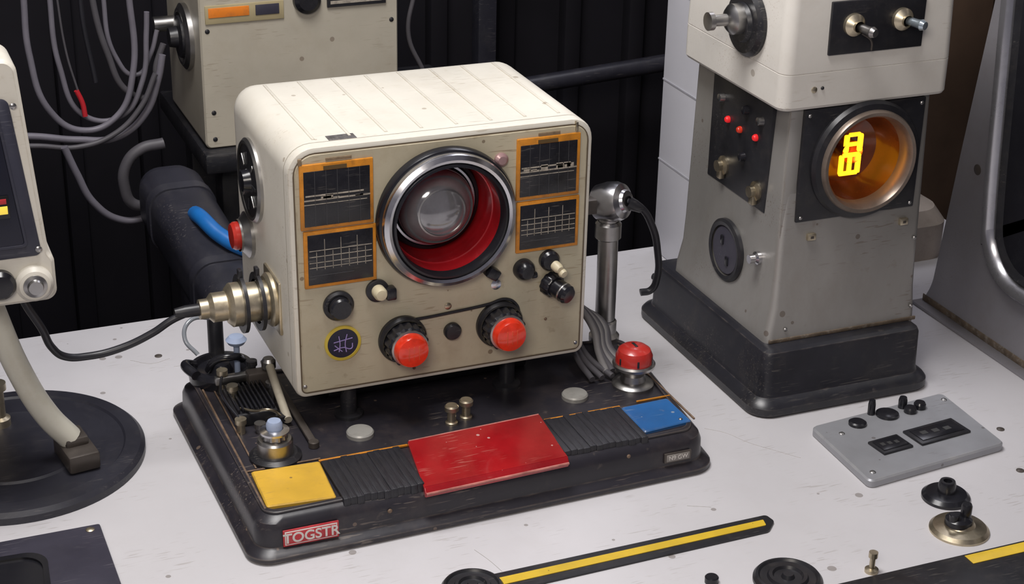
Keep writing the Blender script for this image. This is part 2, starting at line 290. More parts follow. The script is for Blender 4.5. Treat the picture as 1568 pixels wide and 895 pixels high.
tube('jumper_wire',[(.035,.155,.053),(.028,.19,.06),(.032,.22,.058),(.038,.238,.062)],.0013,cab,mu)
tube('jumper_wire_b',[(.074,.155,.05),(.062,.15,.062),(.05,.16,.058),(.04,.175,.055)],.0013,brass,mu)
tube('clear_tube',[(.047,.295,.095),(.020,.29,.098),(.012,.28,.085),(.022,.27,.070)],.0022,M('clear_tubing',(.25,.27,.30),.2,coat=.5),mu)
# ---- BOX body
B0=[(.085,.074),(.378,.074),(.379,.319),(.083,.320)]
rad=[.010,.010,.022,.025]
YB=.352
body=loft('box_shell',[(insq(B0,a),[max(.002,r-a) for r in rad],y) for a,y in [(.008,.1385),(.004,.1385),(.0012,.1395),(0,.142),(0,YB-.028),(.001,YB-.020),(.004,YB-.011),(.010,YB-.003),(.018,YB)]],XZ,shell,mu)
cut(body,(.232,.12,.239),'y',.0560,.075)
B1=insq(B0,.0062)
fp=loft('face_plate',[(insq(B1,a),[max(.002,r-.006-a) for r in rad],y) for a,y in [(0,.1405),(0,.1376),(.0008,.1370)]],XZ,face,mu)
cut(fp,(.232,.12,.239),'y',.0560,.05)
loft('face_seam',[(insq(B0,.0048),[r-.004 for r in rad],.1380),(insq(B0,.0066),[r-.006 for r in rad],.1380)],XZ,M('seam_dirt',(.13,.095,.06),.7),mu,cap=False)
softs=M('seam_soft',(.42,.38,.30),.7)
loft('shell_seam',[(insq(B0,-.0003),rad,.150),(insq(B0,-.0003),rad,.1506)],XZ,softs,mu,cap=False)
for i in range(8):
    x=.112+i*.034; zt=.320-(x-.083)*(.001/.296)
    bx('top_rib_%d'%i,x,x+.003,.158,.326,zt-.002,zt+.0008,shell,mu,.0008)
    bx('top_rib_gap_%d'%i,x+.003,x+.0034,.158,.326,zt-.0002,zt+.00012,M('rib_gap',(.52,.48,.41),.6),mu,0)
bx('top_label',.126,.152,.151,.164,.3175,.3202,M('top_label_grey',(.12,.11,.11),.5,var=.5,scale=150,dirt=.4,dirtcol=(.4,.36,.3)),mu,.0003)
YF=.137
lc=(.231,YF,.2395)
lathe('lens_flange',[(.0562,0),(.0680,0),(.0680,.005),(.0665,.008),(.063,.009)],lc,'-y',blackg,mu,72)
lathe('lens_chrome_ring',[(.0645,.006),(.0650,.012),(.0640,.015),(.0600,.0175),(.0572,.0165),(.0563,.0145)],lc,'-y',chrome,mu,72)
lathe('lens_inner_ring',[(.0565,.0145),(.0553,.0175),(.0533,.018),(.052,.014),(.0515,.008)],lc,'-y',blackg,mu,72)
lathe('red_barrel',[(.0518,.009),(.051,-.006),(.0505,-.008),(.0495,-.0085),(.048,-.030),(.047,-.040)],lc,'-y',redin,mu,72)
lathe('barrel_back_ring',[(.048,-.038),(.046,-.034),(.043,-.033),(.0415,-.036),(.0415,-.042)],lc,'-y',blackg,mu,72)
lathe('barrel_chrome_lip',[(.0425,-.036),(.041,-.031),(.039,-.031),(.038,-.036),(.036,-.042),(0,-.043)],lc,'-y',chrome,mu,72)
lathe('dome_glass',[(.037,-.040),(.0372,-.026),(.036,-.020),(.0335,-.0165),(.033,-.0185),(.030,-.014),(.025,-.0095),(.018,-.006),(.010,-.004),(0,-.0033)],lc,'-y',glassd,mu,72,ang=25)
lathe('dome_inner_ring',[(.0235,-.0087),(.024,-.0075),(.0225,-.0070),(.0218,-.0080)],lc,'-y',steel,mu,64)
fnt=M('faint_print',(.06,.06,.065),.5)
def ipanel(name,x0,x1,z0,z1,kind):
    bx(name+'_frame',x0,x1,YF-.0022,YF+.001,z0,z1,orange,mu,.0008)
    t=.0034; a,b,c,d=x0+t,x1-t,z0+t,z1-t
    if kind==0: d-=.003
    bx(name+'_glass',a,b,YF-.0028,YF,c,d,panelb,mu,.0004)
    w=b-a;h=d-c
    def ln(i,xa,xb,za,zb,m=lines): bx('%s_mark_%s'%(name,i),xa,xb,YF-.0031,YF-.0026,za,zb,m,mu,0)
    if kind==0:
        ln('a',a,b,c+h*.47,c+h*.495); ln('b',a+w*.02,b-w*.1,c+h*.55,c+h*.575); ln('c',a,b-w*.05,c+h*.40,c+h*.412)
        for i in range(9):
            xx=a+w*random.uniform(.02,.85); ln('d%d'%i,xx,xx+w*.12,c+h*random.uniform(.46,.60),c+h*.48+.0009)
        for i in range(5): ln('v%d'%i,a+w*(.16+.17*i),a+w*(.16+.17*i)+.0004,c,d,fnt)
        ln('tag',a+w*.3,a+w*.65,d+.0006,d+.0042,M('tag_brown',(.12,.07,.02),.5))
    else:
        for i in range(1,8):
            xx=a+w*i/8; ln('v%d'%i,xx,xx+.0005,c+h*.30,c+h*(.66 if i%2 else .9))
        for i,k in enumerate((.34,.44,.56,.68)): ln('h%d'%i,a+w*.02,b-w*.02,c+h*k,c+h*k+.0006)
        ln('x',a+w*.02,b-w*.3,c+h*.18,c+h*.18+.0006,fnt)
ipanel('panel_upper_left',.0935,.1615,.2435,.3055,0); ipanel('panel_lower_left',.0955,.1635,.1865,.2420,1)
ipanel('panel_upper_right',.3005,.3645,.2455,.3060,0); ipanel('panel_lower_right',.3015,.3655,.1920,.2435,1)
tiny=M('tiny_label',(.28,.2,.12),.5,var=.4,scale=200)
bx('tiny_label_left',.118,.142,YF-.001,YF,.3072,.3098,tiny,mu,.0003)
bx('tiny_label_right',.322,.344,YF-.001,YF,.3070,.3098,tiny,mu,.0003)
def P(x,z,o=0): return (x,YF-o,z)
lathe('push_knob_rim',[(.0145,0),(.0145,.003),(.0125,.005),(.011,.005)],P(.1265,.1655),'-y',black,mu)
lathe('push_knob',[(.0105,.0),(.0105,.011),(.009,.013),(0,.0132)],P(.1265,.1655),'-y',blackg,mu)
lathe('logo_ring',[(.0175,0),(.0175,.0018),(.015,.0022),(.0145,.001)],P(.130,.1265),'-y',M('logo_yellow',(.66,.50,.06),.4,dirt=.2),mu)
lathe('logo_disc',[(.0148,0),(.0148,.0015),(0,.0016)],P(.130,.1265),'-y',M('logo_navy',(.012,.014,.04),.3),mu)
def stroke(n,pts,m): tube(n,[P(.130+a,.1265+b,.0020) for a,b in pts],.0005,m,mu)
stroke('logo_stroke_a',[(-.009,.002),(-.002,.003),(.009,.0045)],logop); stroke('logo_stroke_b',[(-.004,-.008),(-.003,0),(-.004,.008)],logop)
stroke('logo_stroke_c',[(.003,-.009),(.002,0),(.004,.009)],logop); stroke('logo_stroke_d',[(-.009,-.006),(0,-.004),(.008,-.006),(.009,-.001)],logop); stroke('logo_stroke_e',[(-.008,-.001),(-.001,-.008)],logop)
lathe('selector_bezel',[(.011,0),(.011,.003),(.009,.004),(0,.004)],P(.164,.175),'-y',black,mu)
lathe('selector_bone',[(.0065,.003),(.0065,.012),(.005,.015),(0,.016)],P(.164,.1755),'-y',pale,mu,24)
bx('selector_key',.170,.180,YF-.012,YF,.167,.179,blackg,mu,.002)
facet=M('lens_facet',(.70,.10,.04),.2)
def lamp(n,x,z):
    lathe(n+'_skirt',[(.0235,0),(.0235,.004),(.0215,.007),(.0215,.010)],P(x,z),'-y',black,mu)
    knurl(n+'_collar',P(x,z,.008),'-y',.0210,.014,blackg,mu,16,.06)
    lathe(n+'_rim',[(.0175,.020),(.0178,.024),(.0160,.0245)],P(x,z),'-y',steel,mu)
    lathe(n+'_red_lens',[(.0162,.021),(.0162,.030),(.0145,.0335),(.010,.0350),(0,.0358)],P(x,z),'-y',redlens,mu)
    for i in range(3): box(n+'_facet_%d'%i,P(x-.005+i*.005,z,.0351),(.0008,.0012,.014),facet,mu,.0003)
lamp('lamp_a',.188,.1215); lamp('lamp_b',.286,.1215)
tube('cord_slot',[P(.176,.141,.001),P(.200,.1395,.001),P(.24,.141,.001),P(.275,.1435,.001),P(.293,.146,.001),P(.304,.138,.001),P(.307,.126,.001)],.0015,black,mu)
lathe('centre_button',[(.0085,0),(.0085,.004),(.007,.006),(0,.0065)],P(.238,.1215),'-y',black,mu)
screw('face_screw_a',P(.234,.1475),'-y',.0035,mu,brass)
lathe('jewel_screw',[(.0065,0),(.0065,.003),(.004,.005),(0,.0055)],P(.285,.2885),'-y',M('jewel_pink',(.40,.25,.25),.25,.3),mu,20)
screw('face_screw_b',P(.2825,.1625),'-y',.0052,mu,chrome)
box('lens_catch',P(.276,.178,.006),(.013,.012,.011),blackg,mu,.002,('Y',.6))
lathe('knob_left_black',[(.0105,0),(.0105,.005),(.008,.011),(.006,.013),(0,.0135)],P(.310,.175),'-y',blackg,mu)
bx('knob_left_wing',.314,.322,YF-.010,YF,.167,.173,blackg,mu,.002)
lathe('knob_top_black',[(.0100,0),(.0100,.005),(.008,.008),(0,.009)],P(.336,.181),'-y',blackg,mu)
lathe('knob_bone',[(.005,.004),(.005,.014),(.0035,.017),(0,.0175)],P(.338,.179),(.25,-1,-.25),pale,mu,20)
lathe('knob_bone_tip',[(.0035,.012),(.0045,.016),(.0035,.019),(0,.0195)],P(.341,.175),(.25,-1,-.25),pale,mu,20)
knurl('jack_collar',P(.338,.156,0),(.3,-1,-.15),.0125,.010,blackg,mu,12,.05)
lathe('jack_body',[(.0095,.006),(.0095,.024),(.0075,.027),(0,.0275)],P(.338,.156),(.45,-1,-.25),blackg,mu,28)
lathe('jack_ring',[(.0097,.018),(.0100,.0190),(.0097,.020)],P(.338,.156),(.45,-1,-.25),steel,mu,28)
screw('rivet_a',P(.093,.087),'-y',.002,mu); screw('rivet_b',P(.368,.087),'-y',.002,mu); screw('rivet_c',P(.20,.088),'-y',.0015,mu,wornb); screw('rivet_d',P(.335,.118),'-y',.0015,mu,wornb)
bx('latch',.3595,.362,YF-.0015,YF+.004,.3075,.3165,brass,mu,.0005)
bx('hinge_pin',.0925,.096,YF-.002,YF,.305,.3115,tiny,mu,.0005)
SX=.0845
lathe('side_dial_rim',[(.041,0),(.041,.004),(.0385,.0065),(.0355,.006)],(SX,.266,.247),'-x',steel,mu,64)
lathe('side_dial_face',[(.036,.003),(.035,.005),(0,.005)],(SX,.266,.247),'-x',black,mu,64)
lathe('side_dial_hub',[(.012,.004),(.010,.012),(0,.013)],(SX,.266,.247),'-x',blackg,mu)
for i in range(8):
    a=i*math.pi/4; box('dial_vane_%d'%i,(SX-.0058,.266+.023*math.cos(a),.247+.023*math.sin(a)),(.0015,.012,.003),steel if i%2 else black,mu,.0005,('X',a))
lathe('side_button_flange',[(.023,0),(.023,.004),(.019,.007),(.016,.010),(.016,.012)],(SX,.290,.182),'-x',steel,mu)
lathe('side_button_red',[(.0140,.010),(.0140,.016),(.012,.019),(0,.020)],(SX,.290,.182),'-x',M('side_red',(.50,.03,.02),.3,coat=.4),mu)
cc=(SX,.205,.149)
lathe('connector_flange',[(.026,0),(.026,.006),(.023,.009),(.019,.009),(.019,.030),(.021,.031),(.021,.042),(.017,.046),(.014,.047),(.014,.060),(.0095,.064),(.0095,.072),(0,.073)],cc,'-x',nickel,mu,48)
for k,h in enumerate((.014,.030)):
    lathe('connector_clamp_%d'%k,[(.0215,h),(.0282,h),(.0282,h+.0035),(.0215,h+.0035)],cc,'-x',black,mu)
    box('clamp_lug_%d'%k,(SX-h-.002,.205,.149+.030),(.004,.008,.010),black,mu,.001)
bx('connector_plate',SX-.003,SX+.001,.178,.232,.122,.176,nickel,mu,.002)
lathe('cable_gland',[(.006,.070),(.0058,.085),(.0042,.095)],cc,'-x',black,mu,24)
tube('left_cable',[(.004,.205,.148),(-.012,.205,.143),(-.032,.207,.131),(-.062,.21,.119),(-.092,.21,.116),(-.112,.206,.121),(-.124,.198,.136),(-.132,.190,.160),(-.145,.185,.19),(-.15,.18,.21)],.0036,cab,mu)
tube('arm_rod',[(.440,.22,.04),(.440,.22,.12),(.439,.22,.180)],.0105,steel,mu)
lathe('arm_collar',[(.016,.04),(.016,.046),(.0125,.050),(.0125,.062),(.011,.064)],(.440,.22,0),'z',steel,mu)
lathe('arm_collar_top',[(.011,.155),(.0135,.157),(.0135,.172),(.011,.175)],(.4392,.22,0),'z',steel,mu)
lathe('arm_head',[(0,-.022),(.012,-.021),(.018,-.016),(.0205,-.004),(.0205,.006),(.018,.013),(.012,.016),(.0105,.019),(0,.0195)],(.441,.218,.196),(.5,-.75,.25),chrome,mu)
bx('arm_bracket',.372,.432,.212,.228,.186,.203,brownm,mu,.004)
tube('arm_cable',[(.451,.205,.200),(.465,.203,.193),(.481,.205,.170),(.492,.21,.138),(.496,.215,.105),(.491,.218,.090),(.480,.22,.088)],.0038,cab,mu)
lathe('arm_cable_boot',[(.0065,0),(.006,.010),(.0045,.018)],(.451,.204,.200),(.85,-.1,-.5),black,mu,20)
hg=M('harness_grey',(.22,.21,.21),.5)
for i in range(6):
    j=i*.006; r=.0036
    tube('harness_%d'%i,[(.382,.235+j*.5,.125-j),(.398+j*.4,.215,.098-j*.5),(.412+j*.5,.19+j*.3,.072),(.418+j*.5-.01,.165,.055),(.405+j*1.1,.140,.046)],r,cabd if i%2 else hg,mu)
for i in range(3): tube('harness_fork_%d'%i,[(.392,.20,.062+i*.004),(.385+i*.006,.165,.052),(.386+i*.011,.132,.045)],.0032,cabd,mu)
# ------------------------------------------------------------------ TOWER
tw=group('instrument_tower',(.65,.2,0))
T=[(.540,.068),(.7533,.068),(.7533,.3485),(.540,.3485)]
loft('tower_foot',[(insq(T,a),r,z) for a,r,z in [(.002,.022,0),(0,.024,.003),(0,.024,.010),(.003,.022,.014),(.010,.016,.018),(.012,.012,.022),(.0135,.010,.062),(.015,.010,.066),(.019,.008,.068),(.02,.008,.0685)]],XY,M('foot_black',(.020,.020,.026),.36,var=.35,scale=14,dirt=.22,dirtcol=(.08,.07,.06),scr=.4,scrcol=(.12,.11,.10),edge=.7,edgecol=(.13,.11,.10)),tw)
SH=[(.567,.102),(.742,.102),(.742,.3045),(.567,.3045)]
def ins4(q,l,f,r,b): return [(q[0][0]+l,q[0][1]+f),(q[1][0]-r,q[1][1]+f),(q[2][0]-r,q[2][1]-b),(q[3][0]+l,q[3][1]-b)]
sh=loft('tower_shaft',[(ins4(SH,-.004,-.002,0,0),.008,.066),(ins4(SH,-.003,-.001,0,0),.008,.080),(ins4(SH,.003,.002,.001,.000),.008,.105),(ins4(SH,.005,.004,.002,.000),.007,.135),(ins4(SH,.012,.013,.003,-.004),.006,.316)],XY,towerm,tw)
cut(sh,(.661,.08,.254),'y',.0485,.09)
bx('shaft_corner_trim',.575,.589,.1105,.1125,.09,.312,towerm,tw,.0006,None)
grime=M('grime_brown',(.13,.095,.065),.8,var=.5,scale=60,dirt=.6,dirtcol=(.3,.27,.24))
YT=.107
pl=box('display_plate',(.658,YT+.004,.2535),(.138,.009,.117),black,tw,.0015)
cut(pl,(.661,.08,.254),'y',.0485,.05)
for n,(x,z) in enumerate([(.594,.306),(.722,.306),(.594,.200),(.722,.200)]): screw('plate_screw_%d'%n,(x,YT-.0005,z),'-y',.002,tw)
dc=(.661,YT,.254)
lathe('display_ring_outer',[(.049,-.001),(.0615,-.001),(.0615,.003),(.059,.007),(.053,.0085)],dc,'-y',black,tw,72)
lathe('display_bezel',[(.0535,.006),(.0535,.011),(.052,.014),(.0485,.0135),(.0460,.009),(.0450,.002),(.0445,-.008)],dc,'-y',M('bezel_bronze',(.36,.29,.24),.36,.7,var=.25,dirt=.3),tw,72)
lathe('amber_bowl',[(.0448,-.004),(.042,-.018),(.034,-.030),(.020,-.036),(0,-.038)],dc,'-y',amber,tw,72)
dx,dz,dy=.661,.2515,YT+.022
for n,(a,b,w,h) in enumerate([(-.0080,.0115,.0060,.019),(.0080,.0115,.0060,.019),(0,.0205,.014,.0045),(0,.0105,.014,.0045),(-.0098,-.0105,.0058,.021),(.0098,-.0105,.0058,.021),(0,-.0105,.0050,.021),(0,-.0008,.020,.0048),(0,-.0200,.022,.0048)]):
    box('numeral_%d'%n,(dx+a+b*.10,dy,dz+b),(w,.004,h),digit,tw,.0018)
lathe('numeral_socket',[(.012,-.02),(.010,-.037)],dc,'-y',amber,tw)
for n,(x,z) in enumerate([(.6085,.178),(.717,.180)]):
    bx('brass_tag_%d'%n,x-.0048,x+.0048,.1040,.1085,z-.0036,z+.0036,nickel,tw,.001); bx('tag_hole_%d'%n,x-.0018,x+.0018,.1036,.1045,z-.0014,z+.0014,brownm,tw,.0003)
for n,(x,z,y) in enumerate([(.585,.082,.1005),(.735,.085,.1005),(.733,.16,.1060)]): screw('shaft_screw_%d'%n,(x,y,z),'-y',.0022,tw)
bx('kickplate_seam',.5665,.742,.0992,.1015,.0685,.0725,grime,tw,.0008)
bx('side_plate',.5735,.584,.142,.262,.194,.308,black,tw,.001)
for n,(y,z) in enumerate([(.225,.267),(.2,.264),(.168,.266)]): lathe('red_led_%d'%n,[(.0036,0),(.0036,.002),(.0025,.004),(0,.005)],(.5735,y,z),'-x',digit2 if n!=1 else redlens,tw,20)
for n,(y,z) in enumerate([(.228,.216),(.160,.212)]):
    lathe('side_jack_%d'%n,[(.010,0),(.010,.002),(.006,.004),(.006,.009),(0,.009)],(.5735,y,z),'-x',brass,tw,24); bx('side_jack_lug_%d'%n,.567,.5735,y-.004,y+.004,z-.014,z-.004,brass,tw,.001)
for n,(y,z) in enumerate([(.240,.286),(.19,.288),(.16,.286),(.19,.238)]): lathe('side_nub_%d'%n,[(.005,0),(.004,.005),(0,.006)],(.5735,y,z),'-x',blackg if n%2 else steel,tw,20)
lathe('side_socket_rim',[(.034,0),(.034,.004),(.031,.006),(.027,.005)],(.5720,.204,.130),'-x',black,tw,48)
lathe('side_socket',[(.0275,.002),(.025,.004),(0,.004)],(.5720,.204,.130),'-x',purp,tw,48)
for n,d in enumerate((-.010,.010)): bx('socket_slot_%d'%n,.5665,.569,.201+d*.6,.207+d*.6,.125+d,.135+d,blackg,tw,.001)
lathe('side_screw',[(.007,0),(.007,.004),(.0045,.006),(.0045,.012),(0,.012)],(.5725,.142,.146),'-x',chrome,tw,20)
Hq=[(.559,.104),(.751,.104),(.751,.308),(.559,.308)]
ZH=.3125
loft('tower_head',[(insq(Hq,a),r,z) for a,r,z in [(.006,.006,ZH),(.002,.010,ZH+.001),(0,.012,ZH+.004),(.0,.012,.349),(.0005,.012,.3494),(.0005,.012,.3499),(0,.012,.3503),(.003,.012,.47),(.006,.01,.478)]],XY,headw,tw)
bx('head_panel',.605,.710,.1020,.106,.366,.418,black,tw,.001)
def toggle(n,x,z,y,c1,d=(.3,-1,-.1)):
    lathe(n+'_nut',[(.011,0),(.011,.004),(.008,.007),(.0055,.009),(.0055,.012)],(x,y,z),'-y',nickel,tw,28)
    lathe(n+'_lever',[(.004,.008),(.0042,.020),(.0055,.024),(.004,.028),(0,.029)],(x,y,z),d,c1,tw,24)
toggle('toggle_switch',.629,.395,.1020,steel); toggle('blue_toggle',.683,.396,.1020,M('toggle_bluish',(.5,.58,.65),.2,.8),(.35,-1,-.05))
tube('head_wire',[(.636,.096,.387),(.645,.093,.380),(.648,.095,.370)],.001,brownm,tw)
screw('head_stud_a',(.594,.104,.333),'-y',.0032,tw,nickel); screw('head_stud_b',(.603,.104,.334),'-y',.0018,tw,black)
lathe('head_dial',[(.034,0),(.034,.004),(.030,.008),(.020,.008),(.018,.012),(0,.012)],(.5595,.176,.384),'-x',black,tw,48)
lathe('head_dial_hub',[(.015,.010),(.015,.020),(.011,.024),(.006,.026),(.0055,.040),(.009,.041),(.009,.046),(0,.047)],(.5595,.176,.388),'-x',steel,tw,32)
# ------------------------------------------------------------------ LEFT MONITOR on stand
lm=group('monitor_console',(-.17,.25,0))
lathe('round_foot',[(.122,0),(.122,.007),(.118,.011),(.104,.0125),(.102,.0105),(.070,.0115),(.068,.0135),(.064,.0125),(0,.0125)],(-.162,.252,0),'z',dframe,lm,96)
box('foot_clamp',(-.110,.206,.021),(.030,.050,.018),brownm,lm,.003,('Z',.15))
box('foot_clamp_top',(-.111,.214,.033),(.022,.028,.010),brownm,lm,.003,('Z',.15))
tube('ivory_leg',[(-.178,.215,.21),(-.168,.215,.165),(-.153,.213,.11),(-.132,.212,.06),(-.114,.211,.034)],.0115,wtube,lm)
lathe('brass_stud',[(.010,.011),(.010,.02),(.006,.022),(.006,.05),(.009,.051),(.009,.058),(0,.058)],(-.168,.30,0),'z',nickel,lm,24)
rr_=[.004,.010,.003,.003,.010,.004]
C=[(-.40,.204),(-.120,.204),(-.120,.243),(-.124,.248),(-.136,.420),(-.40,.434)]
loft('monitor_body',[(insq(C,.003),[.004,.008,.003,.003,.008,.004],.150),(C,rr_,.153),(C,rr_,.20),([(-.38,.22),(-.16,.22),(-.16,.245),(-.158,.25),(-.165,.40),(-.38,.41)],rr_,.34)],XZ,shell,lm)
slate=M('bezel_slate',(.035,.036,.055),.4,dirt=.15,dirtcol=(.09,.085,.09),scr=.3,scrcol=(.15,.15,.17))
R=[(-.39,.248),(-.130,.248),(-.145,.388),(-.39,.400)]
loft('screen_bezel',[(R,.006,.151),(R,.006,.1485),(insq(R,.002),.005,.1475)],XZ,slate,lm)
R2=insq(R,.010)
loft('screen_lip',[(R2,.004,.1480),(R2,.004,.1455),(insq(R2,.002),.003,.1455),(insq(R2,.0025),.003,.147)],XZ,slate,lm)
loft('screen_glass',[(insq(R2,.0022),.003,.147),(insq(R2,.0026),.003,.1462)],XZ,screen,lm)
bx('screen_readout',-.195,-.1530,.1448,.147,.286,.306,M('readout_black',(.01,.01,.01),.3),lm,.0003)
bx('readout_yellow',-.192,-.1545,.1442,.1450,.290,.297,M('readout_yellow',(.8,.6,.05),.4,emis=(.9,.65,.1),es=.6),lm,.0002)
bx('readout_red',-.192,-.1550,.1442,.1450,.299,.3035,redstk,lm,.0002)
for n,(x,z) in enumerate([(-.1415,.382),(-.1325,.254)]): screw('bezel_screw_%d'%n,(x,.1475,z),'-y',.0028,lm)
lathe('corner_knob_rim',[(.016,0),(.016,.004),(.013,.008),(.010,.009)],(-.139,.150,.223),'-y',shell,lm)
lathe('corner_knob',[(.011,.004),(.010,.010),(.007,.011),(.006,.014),(0,.014)],(-.139,.150,.223),'-y',steel,lm)
lathe('black_knob',[(.013,0),(.013,.006),(.010,.010),(0,.011)],(-.167,.150,.226),'-y',blackg,lm)
# ------------------------------------------------------------------ BACK UNIT
bs=group('equipment_stand',(.35,.9,0))
bx('stand_top',.15,.55,.78,1.06,.06,.087,black,bs,.004)
for i,(x,y) in enumerate([(.20,.85),(.52,.80),(.20,1.03),(.52,1.03)]): bx('stand_leg_%d'%i,x-.02,x+.02,y-.02,y+.02,-.75,.06,black,bs,.003)
bu=group('beige_instrument_box',(.28,.9,.087))
Bq=[(.156,.0875),(.412,.0875),(.412,.285),(.156,.295)]
loft('case',[(insq(Bq,.002),.006,.800),(Bq,.008,.803),(Bq,.008,.995),(insq(Bq,.004),.008,1.0)],XZ,beige,bu)
bx('label_frame',.163,.262,.798,.802,.249,.272,M('label_sand',(.42,.35,.2),.5),bu,.0005)
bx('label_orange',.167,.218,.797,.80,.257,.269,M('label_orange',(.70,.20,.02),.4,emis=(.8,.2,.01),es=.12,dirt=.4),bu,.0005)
bx('label_grey',.226,.256,.797,.80,.256,.269,purp,bu,.0005)
lathe('front_knob',[(.018,0),(.017,.006),(.012,.01),(0,.01)],(.292,.8,.270),'-y',blackg,bu)
bx('front_plate',.318,.395,.797,.801,.258,.28,black,bu,.0005); bx('front_plate_print',.322,.390,.7965,.7972,.262,.266,lines,bu,0)
for n,(x,z) in enumerate([(.165,.240),(.168,.10),(.168,.135),(.403,.235)]): screw('case_screw_%d'%n,(x,.80,z),'-y',.003,bu,black)
lathe('side_lens',[(.042,0),(.042,.006),(.036,.010),(.032,.010),(.028,.005),(0,.004)],(.156,.875,.215),'-x',steel,bu,48)
lathe('side_lens_black',[(.029,.004),(.026,.012),(.014,.014),(.012,.024),(0,.025)],(.156,.875,.215),'-x',black,bu,48)
lathe('side_bolt',[(.010,.0),(.010,.03),(0,.03)],(.156,.94,.215),'-x',steel,bu,24)
dk=group('cable_duct',(.1,.7,.0))
def dsec(cx,cz,w): return [(cx-w,cz-w),(cx+w,cz-w),(cx+w,cz+w),(cx-w,cz+w)]
loft('duct_body',[(dsec(.140,-.045,.036),.024,.535),(dsec(.139,-.042,.040),.026,.540),(dsec(.100,.044,.040),.026,.755),(dsec(.0985,.048,.036),.026,.767),(dsec(.098,.049,.026),.02,.772)],XZ,dframe,dk)
bx('duct_post',.09,.13,.64,.69,-.75,-.03,dframe,dk,.004)
for k,t in enumerate((.25,.8)):
    cx=.139-.041*t; cz=-.042+.090*t; y=.54+.225*t
    loft('duct_band_%d'%k,[(dsec(cx,cz,.042),.027,y),(dsec(cx-.0018,cz+.0040,.042),.027,y+.010)],XZ,dframe,dk)
tube('blue_hose',[(.112,.68,.052),(.114,.66,.055),(.130,.625,.042),(.157,.60,.030),(.20,.59,.022)],.0095,bluec,dk)
cb=group('cable_loom',(.02,.82,.2))
def loom(n,pts,r,m,y=.83): tube(n,[(x,y,z) for x,z in pts],r,m,cb)
loom('grey_loop_a',[(-.048,.40),(-.046,.30),(-.0457,.2215),(-.027,.148),(.009,.12),(.052,.133),(.076,.186),(.078,.29),(.076,.40)],.0040,cabg)
loom('grey_loop_b',[(-.02,.40),(-.015,.30),(-.01,.20),(.015,.135),(.06,.13),(.088,.17),(.098,.235),(.10,.26)],.0034,cabg,.84)
loom('grey_loop_c',[(.03,.40),(.035,.30),(.05,.21),(.075,.155),(.10,.15),(.11,.19),(.12,.215)],.0040,cabd,.85)
loom('grey_loop_d',[(.055,.40),(.052,.28),(.062,.20),(.085,.175),(.105,.20),(.115,.23)],.0030,cabg,.86)
loom('grey_run',[(-.10,.128),(-.05,.122),(0,.112),(.05,.110),(.085,.135),(.105,.18),(.112,.21)],.0045,cabg,.82)
loom('grey_run_b',[(-.10,.118),(-.05,.113),(0,.106),(.045,.118),(.08,.150),(.10,.19)],.0034,cabd,.81)
loom('grey_drop',[(-.02,.115),(-.008,.08),(.010,.038),(.040,.012),(.068,.010),(.09,.02)],.0045,cabg,.79)
loom('thick_hose',[(.085,.030),(.058,.032),(.048,.055),(.052,.085),(.070,.103),(.10,.108)],.007,cabd,.785)
loom('red_lead',[(-.015,.40),(-.008,.30),(-.002,.22),(.008,.17)],.0014,cabd); loom('red_sleeve',[(.006,.172),(.012,.155),(.014,.138)],.0032,redc)
loom('black_lead',[(.03,.40),(.02,.28),(.03,.18)],.003,cab)
loom('right_lead',[(.44,.40),(.45,.27),(.44,.20),(.46,.15)],.003,cabd,.84)
# ------------------------------------------------------------------ white cabinet, beige canister, door panel
wc=group('white_cabinet',(.73,.45,0))
bx('carcass',.642,.80,.375,.505,0,.62,whitep,wc,.003)
for k,z in enumerate((.12,.22,.33)): bx('seam_%d'%k,.6412,.643,.377,.503,z,z+.0018,M('seam_grey',(.38,.38,.42),.6),wc,0)
tube('floor_lead',[(.60,.42,.005),(.625,.37,.006),(.60,.335,.008),(.57,.33,.02)],.004,cab,wc)
bc=group('beige_canister',(.90,.40,0))
loft('canister_body',[([(.86,.36),(.98,.36),(.98,.47),(.86,.47)],.03,0),([(.86,.36),(.98,.36),(.98,.47),(.86,.47)],.03,.045),([(.87,.37),(.97,.37),(.97,.46),(.87,.46)],.03,.062),([(.89,.39),(.95,.39),(.95,.44),(.89,.44)],.02,.068)],XY,M('canister_beige',(.36,.31,.27),.5,dirt=.3),bc)
dp=group('metal_door_panel',(.9,-.1,0))
D=[(-.55,0),(.262,0),(.246,.03),(.226,.20),(.203,.38),(.19,.60),(-.55,.60)]
loft('door_skin',[(insq(D,.004),.01,.868),(D,.012,.873),(D,.012,.90)],YZ,silverp,dp)
W=[(-.45,.085),(.143,.085),(.155,.17),(.183,.55),(-.45,.55)]
loft('window_glass',[(W,.05,.869),(W,.05,.866)],YZ,blackg,dp)
satin=M('satin_trim',(.62,.62,.66),.28,.9,var=.15,scale=12,dirt=.2)
loft('window_chrome_trim',[(insq(W,-.010),.057,.868),(insq(W,-.010),.057,.862),(insq(W,-.004),.053,.855),(insq(W,.004),.048,.857),(insq(W,.007),.047,.866)],YZ,satin,dp,cap=False,ang=60)
loft('window_inner_gasket',[(insq(W,.007),.047,.866),(insq(W,.011),.044,.862),(insq(W,.018),.04,.866)],YZ,black,dp,cap=False)
screw('door_bolt',(.868,.190,.188),'-x',.006,dp,brownm); bx('door_foot_flange',.855,.872,-.5,.260,0,.004,silverp,dp,.001)
bx('door_foot_grime',.8675,.8685,-.5,.256,.004,.012,grime,dp,.0003)
